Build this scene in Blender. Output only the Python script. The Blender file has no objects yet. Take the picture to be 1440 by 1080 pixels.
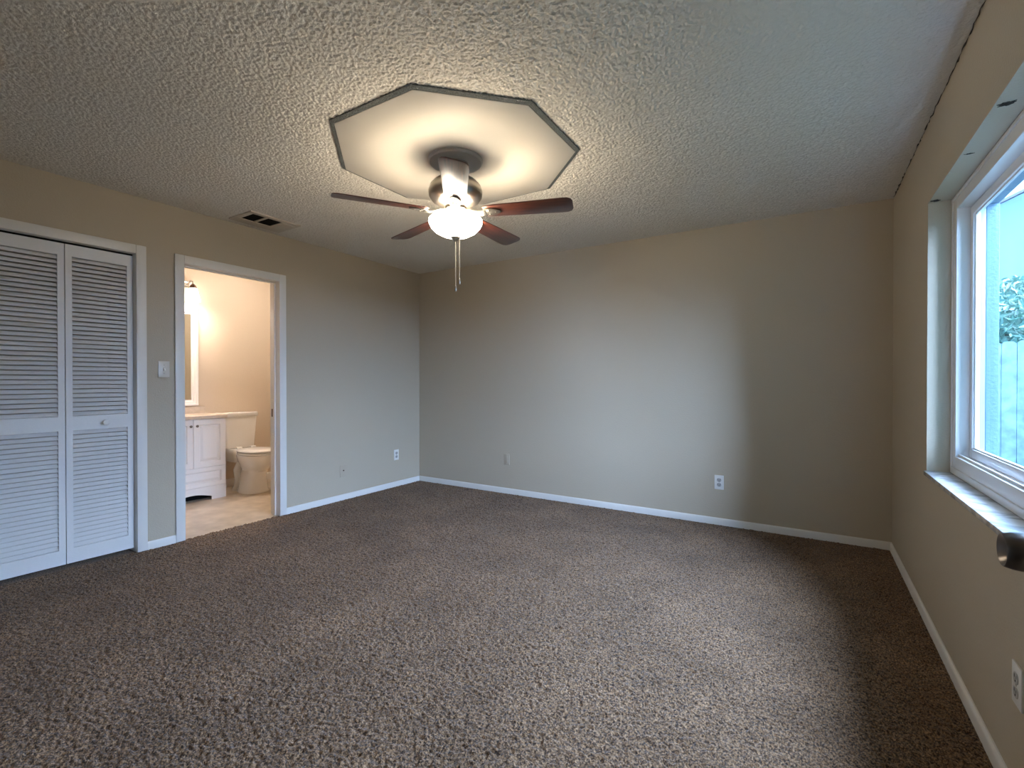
import bpy, bmesh, math, random
from mathutils import Vector, Matrix
random.seed(7)
R = math.radians
PI = math.pi
S = bpy.context.scene
COL = S.collection

# ------------------------------------------------------------------ camera
F_PX = 670.0
cam_d = bpy.data.cameras.new('camera')
cam_d.sensor_width = 36.0
cam_d.lens = 36.0 * F_PX / 1440.0
cam_d.clip_start = 0.01
cam = bpy.data.objects.new('camera', cam_d)
COL.objects.link(cam)
cam.location = (0, 0, 1.1763)
cam.rotation_euler = (R(90 - 0.3867), 0, R(31.9295))
S.camera = cam

# ------------------------------------------------------------------ sky, daylight, exposure
S.view_settings.view_transform = 'Standard'
S.view_settings.look = 'None'
S.view_settings.gamma = 1.0
S.view_settings.use_curve_mapping = False
S.view_settings.exposure = 1.1

W = bpy.data.worlds.new('sky')
S.world = W
W.use_nodes = True
bg = W.node_tree.nodes['Background']
bg.inputs[0].default_value = (0.35, 0.72, 0.90, 1)
bg.inputs[1].default_value = 1.3

def add_light(name, kind, loc, energy, color, rot=(0, 0, 0), **kw):
    d = bpy.data.lights.new(name, kind)
    d.energy = energy
    d.color = color
    for k, v in kw.items():
        setattr(d, k, v)
    o = bpy.data.objects.new(name, d)
    COL.objects.link(o)
    o.location = loc
    o.rotation_euler = rot
    return o

# hazy bright sky low over the garden side (a wide soft sun shining in through the window)
sun = add_light('hazy_sun', 'SUN', (6, 2, 6), 54.0, (1.0, 0.855, 1.0), angle=R(112))
sun.rotation_euler = Vector((-1.0, -0.09, -0.22)).to_track_quat('-Z', 'Y').to_euler()

S.cycles.max_bounces = 10
S.cycles.diffuse_bounces = 6
S.cycles.transparent_max_bounces = 12
S.cycles.sample_clamp_indirect = 6.0

# ------------------------------------------------------------------ materials
def newmat(name):
    m = bpy.data.materials.new(name)
    m.use_nodes = True
    return m, m.node_tree.nodes, m.node_tree.links, m.node_tree.nodes['Principled BSDF']

def plain(name, col, rough=0.5, metal=0.0, spec=0.5, bump=None, coat=0.0, var=None):
    """bump = (scale, distance); var = (scale, amount) mottles the base colour"""
    m, N, L, b = newmat(name)
    b.inputs['Base Color'].default_value = (*col, 1)
    b.inputs['Roughness'].default_value = rough
    b.inputs['Metallic'].default_value = metal
    b.inputs['Specular IOR Level'].default_value = spec
    b.inputs['Coat Weight'].default_value = coat
    if bump or var:
        tc = N.new('ShaderNodeTexCoord')
    if bump:
        n = N.new('ShaderNodeTexNoise')
        n.inputs['Scale'].default_value = bump[0]
        n.inputs['Detail'].default_value = 3
        L.new(tc.outputs['Object'], n.inputs['Vector'])
        bp = N.new('ShaderNodeBump')
        bp.inputs['Distance'].default_value = bump[1]
        L.new(n.outputs['Fac'], bp.inputs['Height'])
        L.new(bp.outputs['Normal'], b.inputs['Normal'])
    if var:
        n2 = N.new('ShaderNodeTexNoise')
        n2.inputs['Scale'].default_value = var[0]
        n2.inputs['Detail'].default_value = 4
        L.new(tc.outputs['Object'], n2.inputs['Vector'])
        r = N.new('ShaderNodeValToRGB')
        a = var[1]
        r.color_ramp.elements[0].position = 0.3
        r.color_ramp.elements[1].position = 0.7
        r.color_ramp.elements[0].color = (*[c * (1 - a) for c in col], 1)
        r.color_ramp.elements[1].color = (*[min(1, c * (1 + a)) for c in col], 1)
        L.new(n2.outputs['Fac'], r.inputs['Fac'])
        L.new(r.outputs['Color'], b.inputs['Base Color'])
    return m

M = {}
M['wall'] = plain('beige_wall_paint', (0.47, 0.405, 0.31), 0.55, spec=0.35, bump=(120, 0.0012))
M['bath_wall'] = plain('bathroom_wall_paint', (0.62, 0.52, 0.41), 0.6, spec=0.3, bump=(120, 0.001))
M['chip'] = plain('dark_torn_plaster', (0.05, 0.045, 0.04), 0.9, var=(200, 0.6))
M['tinted_vinyl'] = plain('daylight_tinted_vinyl', (0.26, 0.36, 0.42), 0.5)  # white vinyl with blue daylight and shade put into its colour
M['stucco'] = plain('daylight_tinted_stucco', (0.11, 0.19, 0.25), 0.9, bump=(80, 0.003))  # grey stucco darkened and blued in place of cool outdoor light
M['dark_glass'] = plain('dark_window_glass', (0.03, 0.05, 0.07), 0.05)
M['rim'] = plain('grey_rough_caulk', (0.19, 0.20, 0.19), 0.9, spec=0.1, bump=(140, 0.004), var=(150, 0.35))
M['trim'] = plain('white_trim_paint', (0.72, 0.70, 0.66), 0.4)
M['louver'] = plain('white_louver_paint', (0.70, 0.69, 0.67), 0.45, bump=(60, 0.0006))
M['panel'] = plain('smooth_ceiling_paint', (0.70, 0.655, 0.575), 0.6, spec=0.25)
M['plate'] = plain('white_plastic', (0.78, 0.76, 0.72), 0.35)
M['painted_plate'] = plain('beige_painted_plate', (0.45, 0.38, 0.29), 0.5)
M['vent_metal'] = plain('painted_vent_metal', (0.52, 0.46, 0.38), 0.5, bump=(90, 0.001))
M['dark'] = plain('dark_void', (0.006, 0.006, 0.006), 0.9, spec=0.1)
M['nickel'] = plain('brushed_nickel', (0.36, 0.33, 0.29), 0.28, metal=1.0)
M['dark_nickel'] = plain('satin_dark_nickel', (0.20, 0.18, 0.165), 0.32, metal=1.0)
M['grey_disc'] = plain('grey_metal_disc', (0.46, 0.45, 0.42), 0.45, metal=0.4)
M['arm'] = plain('pale_nickel_arm', (0.36, 0.33, 0.28), 0.4, metal=0.9)
M['vinyl'] = plain('white_vinyl', (0.74, 0.74, 0.74), 0.35)
M['porcelain'] = plain('white_porcelain', (0.80, 0.78, 0.75), 0.08, coat=0.5)
M['vanity'] = plain('white_vanity_paint', (0.78, 0.76, 0.73), 0.35)
M['counter'] = plain('cream_countertop', (0.62, 0.52, 0.42), 0.25, var=(30, 0.08))
M['mirror'] = plain('mirror_silver', (0.85, 0.87, 0.85), 0.03, metal=1.0)
M['wood_fence'] = plain('weathered_wood_daylight_tint', (0.22, 0.34, 0.39), 0.8, var=(9, 0.3))  # weathered wood, its blue carries the cyan daylight cast
M['leaf'] = plain('green_leaves', (0.30, 0.44, 0.36), 0.4, var=(6, 0.5))  # leaf green with the cyan of the daylight mixed in
M['bark'] = plain('brown_bark', (0.12, 0.09, 0.07), 0.9)
M['lawn'] = plain('lawn_grass', (0.06, 0.075, 0.04), 0.9, bump=(40, 0.02), var=(12, 0.3))
M['siding'] = plain('daylight_tinted_siding', (0.16, 0.27, 0.36), 0.7)  # blue base colour stands for shade and cool daylight on the wall
M['roof'] = plain('grey_roof_shingle', (0.30, 0.30, 0.31), 0.9, bump=(30, 0.01))
M['brown_metal'] = plain('bronze_metal', (0.10, 0.06, 0.04), 0.4, metal=0.7)

def wall_marble():
    m, N, L, b = newmat('white_marble_sill')
    tc = N.new('ShaderNodeTexCoord')
    n = N.new('ShaderNodeTexNoise'); n.inputs['Scale'].default_value = 9; n.inputs['Detail'].default_value = 6
    n.inputs['Distortion'].default_value = 1.2
    r = N.new('ShaderNodeValToRGB')
    r.color_ramp.elements[0].position = 0.42; r.color_ramp.elements[0].color = (0.46, 0.46, 0.46, 1)
    r.color_ramp.elements[1].position = 0.56; r.color_ramp.elements[1].color = (0.74, 0.74, 0.73, 1)
    L.new(tc.outputs['Object'], n.inputs['Vector']); L.new(n.outputs['Fac'], r.inputs['Fac'])
    L.new(r.outputs['Color'], b.inputs['Base Color'])
    b.inputs['Roughness'].default_value = 0.18
    return m
M['marble'] = wall_marble()

def popcorn():
    m, N, L, b = newmat('popcorn_ceiling')
    tc = N.new('ShaderNodeTexCoord')
    n1 = N.new('ShaderNodeTexNoise'); n1.inputs['Scale'].default_value = 190; n1.inputs['Detail'].default_value = 2.5
    n1.inputs['Roughness'].default_value = 0.55
    v = N.new('ShaderNodeTexVoronoi'); v.inputs['Scale'].default_value = 200
    v.feature = 'SMOOTH_F1'
    for t in (n1, v):
        L.new(tc.outputs['Object'], t.inputs['Vector'])
    rp = N.new('ShaderNodeValToRGB')
    rp.color_ramp.elements[0].position = 0.34; rp.color_ramp.elements[1].position = 0.66
    L.new(n1.outputs['Fac'], rp.inputs['Fac'])
    ma = N.new('ShaderNodeMath'); ma.operation = 'MULTIPLY_ADD'
    ma.inputs[1].default_value = -0.55
    L.new(v.outputs['Distance'], ma.inputs[0]); L.new(rp.outputs['Color'], ma.inputs[2])
    bp = N.new('ShaderNodeBump'); bp.inputs['Distance'].default_value = 0.0015; bp.inputs['Strength'].default_value = 0.6
    L.new(ma.outputs[0], bp.inputs['Height']); L.new(bp.outputs['Normal'], b.inputs['Normal'])
    b.inputs['Base Color'].default_value = (0.74, 0.70, 0.63, 1)
    b.inputs['Roughness'].default_value = 0.85
    b.inputs['Specular IOR Level'].default_value = 0.2
    return m
M['popcorn'] = popcorn()

def carpet():
    m, N, L, b = newmat('brown_frieze_carpet')
    tc = N.new('ShaderNodeTexCoord')
    n1 = N.new('ShaderNodeTexNoise'); n1.inputs['Scale'].default_value = 150; n1.inputs['Detail'].default_value = 3
    n1.inputs['Roughness'].default_value = 0.65
    r = N.new('ShaderNodeValToRGB')
    e = r.color_ramp.elements
    e[0].position = 0.38; e[0].color = (0.030, 0.021, 0.016, 1)
    e[1].position = 0.64; e[1].color = (0.35, 0.218, 0.120, 1)
    k = e.new(0.5); k.color = (0.150, 0.088, 0.046, 1)
    L.new(tc.outputs['Object'], n1.inputs['Vector']); L.new(n1.outputs['Fac'], r.inputs['Fac'])
    # nap leaning this way and that where it was walked on and vacuumed
    n2 = N.new('ShaderNodeTexNoise'); n2.inputs['Scale'].default_value = 2.2; n2.inputs['Detail'].default_value = 5
    n2.inputs['Roughness'].default_value = 0.6
    L.new(tc.outputs['Object'], n2.inputs['Vector'])
    r2 = N.new('ShaderNodeValToRGB')
    r2.color_ramp.elements[0].position = 0.35; r2.color_ramp.elements[0].color = (0.76, 0.75, 0.74, 1)
    r2.color_ramp.elements[1].position = 0.65; r2.color_ramp.elements[1].color = (1.12, 1.12, 1.13, 1)
    L.new(n2.outputs['Fac'], r2.inputs['Fac'])
    mx = N.new('ShaderNodeMix'); mx.data_type = 'RGBA'; mx.blend_type = 'MULTIPLY'; mx.inputs[0].default_value = 1
    L.new(r.outputs['Color'], mx.inputs[6]); L.new(r2.outputs['Color'], mx.inputs[7])
    L.new(mx.outputs[2], b.inputs['Base Color'])
    bp = N.new('ShaderNodeBump'); bp.inputs['Distance'].default_value = 0.006; bp.inputs['Strength'].default_value = 0.8
    L.new(n1.outputs['Fac'], bp.inputs['Height']); L.new(bp.outputs['Normal'], b.inputs['Normal'])
    b.inputs['Roughness'].default_value = 1.0
    b.inputs['Specular IOR Level'].default_value = 0.05
    b.inputs['Sheen Weight'].default_value = 0.15
    return m
M['carpet'] = carpet()

def tile():
    m, N, L, b = newmat('beige_stone_tile')
    tc = N.new('ShaderNodeTexCoord')
    n = N.new('ShaderNodeTexNoise'); n.inputs['Scale'].default_value = 7; n.inputs['Detail'].default_value = 6
    r = N.new('ShaderNodeValToRGB')
    r.color_ramp.elements[0].position = 0.35; r.color_ramp.elements[0].color = (0.44, 0.36, 0.27, 1)
    r.color_ramp.elements[1].position = 0.65; r.color_ramp.elements[1].color = (0.60, 0.51, 0.40, 1)
    L.new(tc.outputs['Object'], n.inputs['Vector']); L.new(n.outputs['Fac'], r.inputs['Fac'])
    L.new(r.outputs['Color'], b.inputs['Base Color'])
    b.inputs['Roughness'].default_value = 0.3
    return m
M['tile'] = tile()

def blade_wood():
    m, N, L, b = newmat('mahogany_blade_wood')
    tc = N.new('ShaderNodeTexCoord')
    mp = N.new('ShaderNodeMapping'); mp.inputs['Scale'].default_value = (2, 40, 40)
    n = N.new('ShaderNodeTexNoise'); n.inputs['Scale'].default_value = 3; n.inputs['Detail'].default_value = 5
    r = N.new('ShaderNodeValToRGB')
    r.color_ramp.elements[0].position = 0.3; r.color_ramp.elements[0].color = (0.060, 0.015, 0.009, 1)
    r.color_ramp.elements[1].position = 0.75; r.color_ramp.elements[1].color = (0.17, 0.045, 0.023, 1)
    L.new(tc.outputs['Object'], mp.inputs['Vector']); L.new(mp.outputs['Vector'], n.inputs['Vector'])
    L.new(n.outputs['Fac'], r.inputs['Fac']); L.new(r.outputs['Color'], b.inputs['Base Color'])
    b.inputs['Roughness'].default_value = 0.33
    b.inputs['Coat Weight'].default_value = 0.6
    b.inputs['Coat Roughness'].default_value = 0.38
    return m
M['blade'] = blade_wood()

def glow(name, col, strength, base=(0.9, 0.88, 0.85)):
    m, N, L, b = newmat(name)
    b.inputs['Base Color'].default_value = (*base, 1)
    b.inputs['Emission Color'].default_value = (*col, 1)
    b.inputs['Emission Strength'].default_value = strength
    b.inputs['Roughness'].default_value = 0.3
    return m
M['bowl'] = glow('lit_alabaster_glass', (1.0, 0.89, 0.71), 16.0)
M['bulb'] = glow('lit_bulb', (1.0, 0.78, 0.5), 10.0)
M['fill_glow'] = glow('glowing_fill_dome', (1.0, 0.90, 0.80), 25.0)  # glow of the added bathroom fill dome
M['shade'] = glow('lit_frosted_shade', (1.0, 0.84, 0.74), 7.0)

def pane():
    m = bpy.data.materials.new('window_glass'); m.use_nodes = True
    N, L = m.node_tree.nodes, m.node_tree.links
    N.clear()
    o = N.new('ShaderNodeOutputMaterial'); t = N.new('ShaderNodeBsdfTransparent')
    t.inputs[0].default_value = (0.66, 0.86, 1.0, 1)
    g = N.new('ShaderNodeBsdfGlossy'); g.inputs['Roughness'].default_value = 0.02
    x = N.new('ShaderNodeMixShader')
    x.inputs[0].default_value = 0.07; L.new(t.outputs[0], x.inputs[1]); L.new(g.outputs[0], x.inputs[2])
    L.new(x.outputs[0], o.inputs[0])
    return m
M['glass'] = pane()

# ------------------------------------------------------------------ mesh helpers
class MB:
    def __init__(self):
        self.v = []; self.f = []; self.mi = []
    def add(self, vs, fs, mi=0):
        o = len(self.v)
        self.v += [tuple(p) for p in vs]
        self.f += [[i + o for i in f] for f in fs]
        self.mi += [mi] * len(fs)
        return self
    def box(self, lo, hi, mi=0):
        (a, b, c), (d, e, f) = lo, hi
        a, d = min(a, d), max(a, d); b, e = min(b, e), max(b, e); c, f = min(c, f), max(c, f)
        vs = [(a, b, c), (d, b, c), (d, e, c), (a, e, c), (a, b, f), (d, b, f), (d, e, f), (a, e, f)]
        fs = [(0, 3, 2, 1), (4, 5, 6, 7), (0, 1, 5, 4), (1, 2, 6, 5), (2, 3, 7, 6), (3, 0, 4, 7)]
        return self.add(vs, fs, mi)
    def loft(self, rings, cap0=True, cap1=True, closed=True, mi=0):
        n = len(rings[0]); vs = [p for r in rings for p in r]; fs = []
        for k in range(len(rings) - 1):
            for i in range(n if closed else n - 1):
                j = (i + 1) % n
                fs.append((k * n + i, k * n + j, (k + 1) * n + j, (k + 1) * n + i))
        if cap0: fs.append(tuple(range(n - 1, -1, -1)))
        if cap1: fs.append(tuple((len(rings) - 1) * n + i for i in range(n)))
        return self.add(vs, fs, mi)
    def lathe(self, prof, c=(0, 0, 0), axis='z', seg=40, mi=0, caps=True):
        rings = []
        for r, h in prof:
            ring = []
            for i in range(seg):
                a = 2 * PI * i / seg
                x, y = max(r, 1e-5) * math.cos(a), max(r, 1e-5) * math.sin(a)
                p = {'z': (x, y, h), 'x': (h, x, y), 'y': (y, h, x)}[axis]
                ring.append((p[0] + c[0], p[1] + c[1], p[2] + c[2]))
            rings.append(ring)
        return self.loft(rings, caps, caps, mi=mi)
    def tube(self, pts, r, seg=10, mi=0):
        pts = [Vector(p) for p in pts]; rings = []
        n = len(pts); rs = r if isinstance(r, (list, tuple)) else [r] * n
        up = None
        for i, p in enumerate(pts):
            t = (pts[min(i + 1, n - 1)] - pts[max(i - 1, 0)]).normalized()
            if up is None:
                up = Vector((0, 0, 1)) if abs(t.z) < 0.9 else Vector((1, 0, 0))
            a = t.cross(up).normalized(); up = a.cross(t).normalized()
            rings.append([tuple(p + (a * math.cos(2 * PI * k / seg) + up * math.sin(2 * PI * k / seg)) * rs[i]) for k in range(seg)])
        return self.loft(rings, mi=mi)
    def prism(self, poly, z0, z1, mi=0, plane='xy'):
        def P(u, v, w):
            return {'xy': (u, v, w), 'yz': (w, u, v), 'xz': (u, w, v)}[plane]
        r0 = [P(u, v, z0) for u, v in poly]; r1 = [P(u, v, z1) for u, v in poly]
        return self.loft([r0, r1], mi=mi)
    def xf(self, mat):
        self.v = [tuple(mat @ Vector(p)) for p in self.v]
        return self

def obj(name, mb, mats, parent=None, bevel=0.0, smooth=35, seg=2, subsurf=0):
    me = bpy.data.meshes.new(name)
    off = Vector((0, 0, 0))
    vs = mb.v
    if parent is not None:
        q = parent; off = Vector((0, 0, 0)); mw = Matrix.Identity(4)
        chain = []
        while q is not None:
            chain.append(q); q = q.parent
        for q in reversed(chain):
            mw = mw @ q.matrix_basis
        inv = mw.inverted()
        vs = [tuple(inv @ Vector(p)) for p in vs]
    me.from_pydata(vs, [], mb.f)
    if not isinstance(mats, (list, tuple)): mats = [mats]
    for m in mats: me.materials.append(m)
    me.polygons.foreach_set('material_index', mb.mi)
    bm = bmesh.new(); bm.from_mesh(me)
    bmesh.ops.recalc_face_normals(bm, faces=bm.faces)
    if bevel > 0:
        ed = [e for e in bm.edges if len(e.link_faces) == 2 and e.calc_face_angle(0) > R(40)]
        bmesh.ops.bevel(bm, geom=ed, offset=bevel, segments=seg, profile=0.5, affect='EDGES', clamp_overlap=True)
    for f in bm.faces: f.smooth = smooth > 0
    bm.to_mesh(me); bm.free()
    if smooth > 0: me.set_sharp_from_angle(angle=R(smooth))
    o = bpy.data.objects.new(name, me)
    COL.objects.link(o)
    if parent is not None: o.parent = parent
    if subsurf:
        s = o.modifiers.new('s', 'SUBSURF'); s.levels = subsurf; s.render_levels = subsurf
    return o

def tag(o, label=None, cat=None, group=None, kind=None):
    if label: o['label'] = label
    if cat: o['category'] = cat
    if group: o['group'] = group
    if kind: o['kind'] = kind
    return o

def thing(name, label, cat, loc=(0, 0, 0), rotz=0.0, group=None, kind=None):
    o = bpy.data.objects.new(name, None)
    o.empty_display_size = 0.05
    COL.objects.link(o)
    o.location = loc; o.rotation_euler = (0, 0, rotz)
    return tag(o, label, cat, group, kind)

def struct(name, mb, mat, label=None, cat=None, parent=None, **kw):
    o = obj(name, mb, mat, parent, **kw)
    if parent is None: tag(o, label, cat, kind='structure')
    return o

# ------------------------------------------------------------------ room shell
XL, XR, YB, YF, H = -3.9026, 0.4927, 4.1941, 0.02, 2.44
WT = 0.115
XO = XR + 0.235                    # outside face of the window wall
BX0, BY0, BY1 = -5.5, 1.72, 3.62   # bathroom: far wall, side walls
CY0, CY1 = 0.683, 1.4035           # closet opening
DY0, DY1, DZ = 1.70, 2.438, 2.035  # bathroom doorway (clear)
CZ = 2.043                         # closet opening head
WY0, WY1, WZ0, WZ1 = 1.16, 3.066, 0.735, 2.046  # window recess
EX0, EX1 = -0.55, 0.33             # entry doorway

import numpy as np
RNG = np.random.default_rng(5)
def smooth(a, k):
    for _ in range(k):
        a = (a + np.roll(a, 1, 0) + np.roll(a, -1, 0) + np.roll(a, 1, 1) + np.roll(a, -1, 1)) / 5.0
    return a
def relief(name, x0, x1, y0, y1, z, step, height, mat, flip):
    """a sheet of fine real relief; height(nx, ny) gives metres along +z"""
    nx, ny = int(round((x1 - x0) / step)) + 1, int(round((y1 - y0) / step)) + 1
    hz = height(ny, nx)
    xs, ys = np.meshgrid(np.linspace(x0, x1, nx), np.linspace(y0, y1, ny))
    jit = (RNG.random((2, ny, nx)) - 0.5) * step * 0.5
    jit[:, 0, :] = jit[:, -1, :] = 0; jit[:, :, 0] = jit[:, :, -1] = 0
    co = np.stack([xs + jit[0], ys + jit[1], z + hz], -1).reshape(-1, 3).astype(np.float32)
    i = np.arange(nx * ny).reshape(ny, nx)
    q = np.stack([i[:-1, :-1], i[:-1, 1:], i[1:, 1:], i[1:, :-1]], -1).reshape(-1, 4)
    if flip: q = q[:, ::-1]
    me = bpy.data.meshes.new(name)
    me.vertices.add(len(co)); me.vertices.foreach_set('co', co.ravel())
    me.loops.add(q.size); me.loops.foreach_set('vertex_index', np.ascontiguousarray(q, dtype=np.int32).ravel())
    me.polygons.add(len(q)); me.polygons.foreach_set('loop_start', np.arange(0, q.size, 4, dtype=np.int32))
    me.update(calc_edges=True); me.validate()
    me.polygons.foreach_set('use_smooth', np.ones(len(q), dtype=bool))
    me.materials.append(mat)
    o = bpy.data.objects.new(name, me); COL.objects.link(o)
    return o
def pile(a, b):
    h = smooth(RNG.random((a, b)), 1)
    h = (h - h.mean()) / h.std()
    return np.clip(h, -2.2, 2.2) * 0.0030 - 0.002
def pops(a, b):
    r = RNG.random((a, b))
    h = smooth(r, 1) + 0.25 * r
    h = (h - h.mean()) / h.std()
    return -(np.clip(h, -1.9, 0.9) + 1.9) * 0.0019
carpet_o = relief('floor', XL - 0.02, XR + 0.02, YF - 0.13, YB + 0.02, 0.0, 0.0045, pile, M['carpet'], False)
tag(carpet_o, 'brown and grey flecked frieze carpet covering the bedroom floor', 'carpet', kind='structure')
fl = MB()
fl.box((XL - 0.02, YF - 1.7, -0.12), (XR + 0.12, YB + 0.1, -0.012))
fl.box((XL - 0.75, 0.55, -0.12), (XL - 0.02, 1.5, -0.001))
fl.box((-1.25, YF - 1.7, -0.12), (XR + 0.12, YF - 0.125, 0.0))
struct('floor_base', fl, M['carpet'], 'carpeted floor of the hallway and the closet', 'carpet', smooth=0)
struct('floor_bathroom', MB().box((BX0 - 0.1, BY0 - 0.1, -0.12), (XL - 0.02, BY1 + 0.1, -0.004)), M['tile'],
       'pale beige stone tile floor of the bathroom', 'floor', smooth=0)

struct('ceiling_slab', MB().box((XL - 0.1, YF - 0.12, H + 0.004), (XR + 0.3, YB + 0.12, H + 0.2)), M['panel'], 'slab above the bedroom ceiling', 'ceiling', smooth=0)
tag(relief('ceiling', XL - 0.01, XR + 0.01, YF - 0.01, YB + 0.01, H, 0.0042, pops, M['popcorn'], True),
    'white popcorn textured bedroom ceiling', 'ceiling', kind='structure')
struct('ceiling_bathroom', MB().box((BX0 - 0.1, BY0 - 0.1, H), (XL - 0.1, BY1 + 0.1, H + 0.2)), M['panel'],
       'plain ceiling of the bathroom', 'ceiling', smooth=0)

# left wall with closet opening and bathroom doorway
J = 0.018  # jamb board thickness
wl = MB(); x0, x1 = XL - WT, XL
wl.box((x0, YF - 0.12, -0.1), (x1, CY0 - J, H))
wl.box((x0, CY0 - J, CZ + J), (x1, CY1 + J, H))
wl.box((x0, CY1 + J, -0.1), (x1, DY0 - J, H))
wl.box((x0, DY0 - J, DZ + J), (x1, DY1 + J, H))
wl.box((x0, DY1 + J, -0.1), (x1, YB + 0.1, H))
struct('wall_left', wl, M['wall'], 'beige left wall with the closet and the bathroom doorway', 'wall', smooth=0)
struct('wall_back', MB().box((XL - 0.1, YB, -0.1), (XR + 0.1, YB + 0.12, H)), M['wall'],
       'long empty beige back wall with a white outlet near its right end', 'wall', smooth=0)
wr = MB()
wr.box((XR, YF - 1.7, -0.1), (XO, WY0, H))
wr.box((XR, WY1, -0.1), (XO, YB + 0.1, H))
wr.box((XR, WY0, -0.1), (XO, WY1, WZ0 - 0.022))
wr.box((XR, WY0, WZ1), (XO, WY1, H))
struct('wall_right', wr, M['wall'], 'beige right wall holding the recessed window', 'wall', smooth=0)
wf = MB()
wf.box((XL - 0.1, YF - 0.12, -0.1), (EX0 - J, YF, H))
wf.box((EX1 + J, YF - 0.12, -0.1), (XR + 0.05, YF, H))
wf.box((EX0 - J, YF - 0.12, DZ + 0.03), (EX1 + J, YF, H))
struct('wall_front', wf, M['wall'], 'wall with the entry doorway behind the viewer', 'wall', smooth=0)

# hall behind the entry doorway
hl = MB()
hl.box((-1.25, -1.70, -0.1), (-1.15, YF - 0.12, H))
hl.box((-1.25, -1.70, -0.1), (XR + 0.05, -1.60, H))
struct('wall_hall', hl, M['wall'], 'walls of the hallway behind the viewer', 'wall', smooth=0)
struct('ceiling_hall', MB().box((-1.25, -1.7, H), (XR + 0.3, YF - 0.12, H + 0.2)), M['panel'], 'hallway ceiling', 'ceiling', smooth=0)

# closet shell
cl = MB()
cl.box((XL - 0.80, 0.5, -0.1), (XL - 0.72, 1.56, H))
cl.box((XL - 0.80, 0.5, -0.1), (x0, 0.58, H))
cl.box((XL - 0.80, 1.48, -0.1), (x0, 1.56, H))
cl.box((XL - 0.80, 0.5, H - 0.02), (x0, 1.56, H + 0.2))
struct('wall_closet', cl, M['wall'], 'inside walls of the closet', 'wall', smooth=0)

# bathroom shell
struct('wall_bathroom_far', MB().box((BX0 - 0.1, BY0 - 0.1, -0.1), (BX0, BY1 + 0.1, H)), M['bath_wall'],
       'warm beige bathroom wall behind the toilet', 'wall', smooth=0)
bs = MB()
bs.box((BX0 - 0.02, BY0 - 0.1, -0.1), (x0, BY0, H))
bs.box((BX0 - 0.02, BY1, -0.1), (x0, BY1 + 0.1, H))
struct('wall_bathroom_side', bs, M['bath_wall'], 'side walls of the bathroom', 'wall', smooth=0)

# ------------------------------------------------------------------ trim
def casing(name, y0, y1, z1, w, label):
    """flat casing with a stepped profile around an opening of the left wall, plus jamb boards"""
    r = thing(name, label, 'door trim', (XL, (y0 + y1) / 2, 0), kind='structure')
    def prof_box(lo, hi):
        return MB().box(lo, hi)
    t = 0.016
    c = MB()
    c.box((XL + 0.0005, y0 - w, 0.002), (XL + t, y0, z1 + w))
    c.box((XL + 0.0005, y1, 0.002), (XL + t, y1 + w, z1 + w))
    c.box((XL + 0.0005, y0, z1), (XL + t, y1, z1 + w))
    obj('casing', c, M['trim'], r, bevel=0.004)
    j = MB()
    j.box((x0 - 0.003, y0 - J, 0.0), (XL + 0.002, y0, z1 + J))
    j.box((x0 - 0.003, y1, 0.0), (XL + 0.002, y1 + J, z1 + J))
    j.box((x0 - 0.003, y0, z1), (XL + 0.002, y1, z1 + J))
    obj('jamb', j, M['trim'], r, bevel=0.002)
    return r
casing('trim_1', CY0, CY1, CZ, 0.060, 'white casing around the louvered closet doors')
t2 = casing('trim_2', DY0, DY1, DZ, 0.062, 'white casing and jamb of the open bathroom doorway')
st = MB()
sx0, sx1 = XL - 0.075, XL - 0.045
st.box((sx0, DY0, 0), (sx1, DY0 + 0.011, DZ)); st.box((sx0, DY1 - 0.011, 0), (sx1, DY1, DZ)); st.box((sx0, DY0, DZ - 0.011), (sx1, DY1, DZ))
obj('door_stop', st, M['trim'], t2, bevel=0.003)
sp = MB().box((XL - 0.108, DY1 - 0.0025, 0.86), (XL - 0.083, DY1 + 0.001, 0.93))
tag(obj('strike_plate', sp, M['brown_metal'], t2, bevel=0.001), 'dark metal strike plate')
# bathroom-side casing edge
bc = MB()
bc.box((x0 - 0.014, DY1, 0), (x0 - 0.0005, DY1 + 0.06, DZ + 0.06)); bc.box((x0 - 0.014, DY0 - 0.06, 0), (x0 - 0.0005, DY0, DZ + 0.06))
obj('casing', bc, M['trim'], t2, bevel=0.003)
# casing of the entry doorway behind the viewer
t3 = thing('trim_3', 'white casing of the entry doorway behind the viewer', 'door trim', (0, YF, 0), kind='structure')
ec = MB()
ec.box((EX0 - J, YF - 0.122, 0), (EX0, YF + 0.002, DZ + 0.03)); ec.box((EX1, YF - 0.122, 0), (EX1 + J, YF + 0.002, DZ + 0.03))
ec.box((EX0 - J, YF - 0.122, DZ + 0.01), (EX1 + J, YF + 0.002, DZ + 0.03))
obj('jamb', ec, M['trim'], t3, bevel=0.002)

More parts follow.
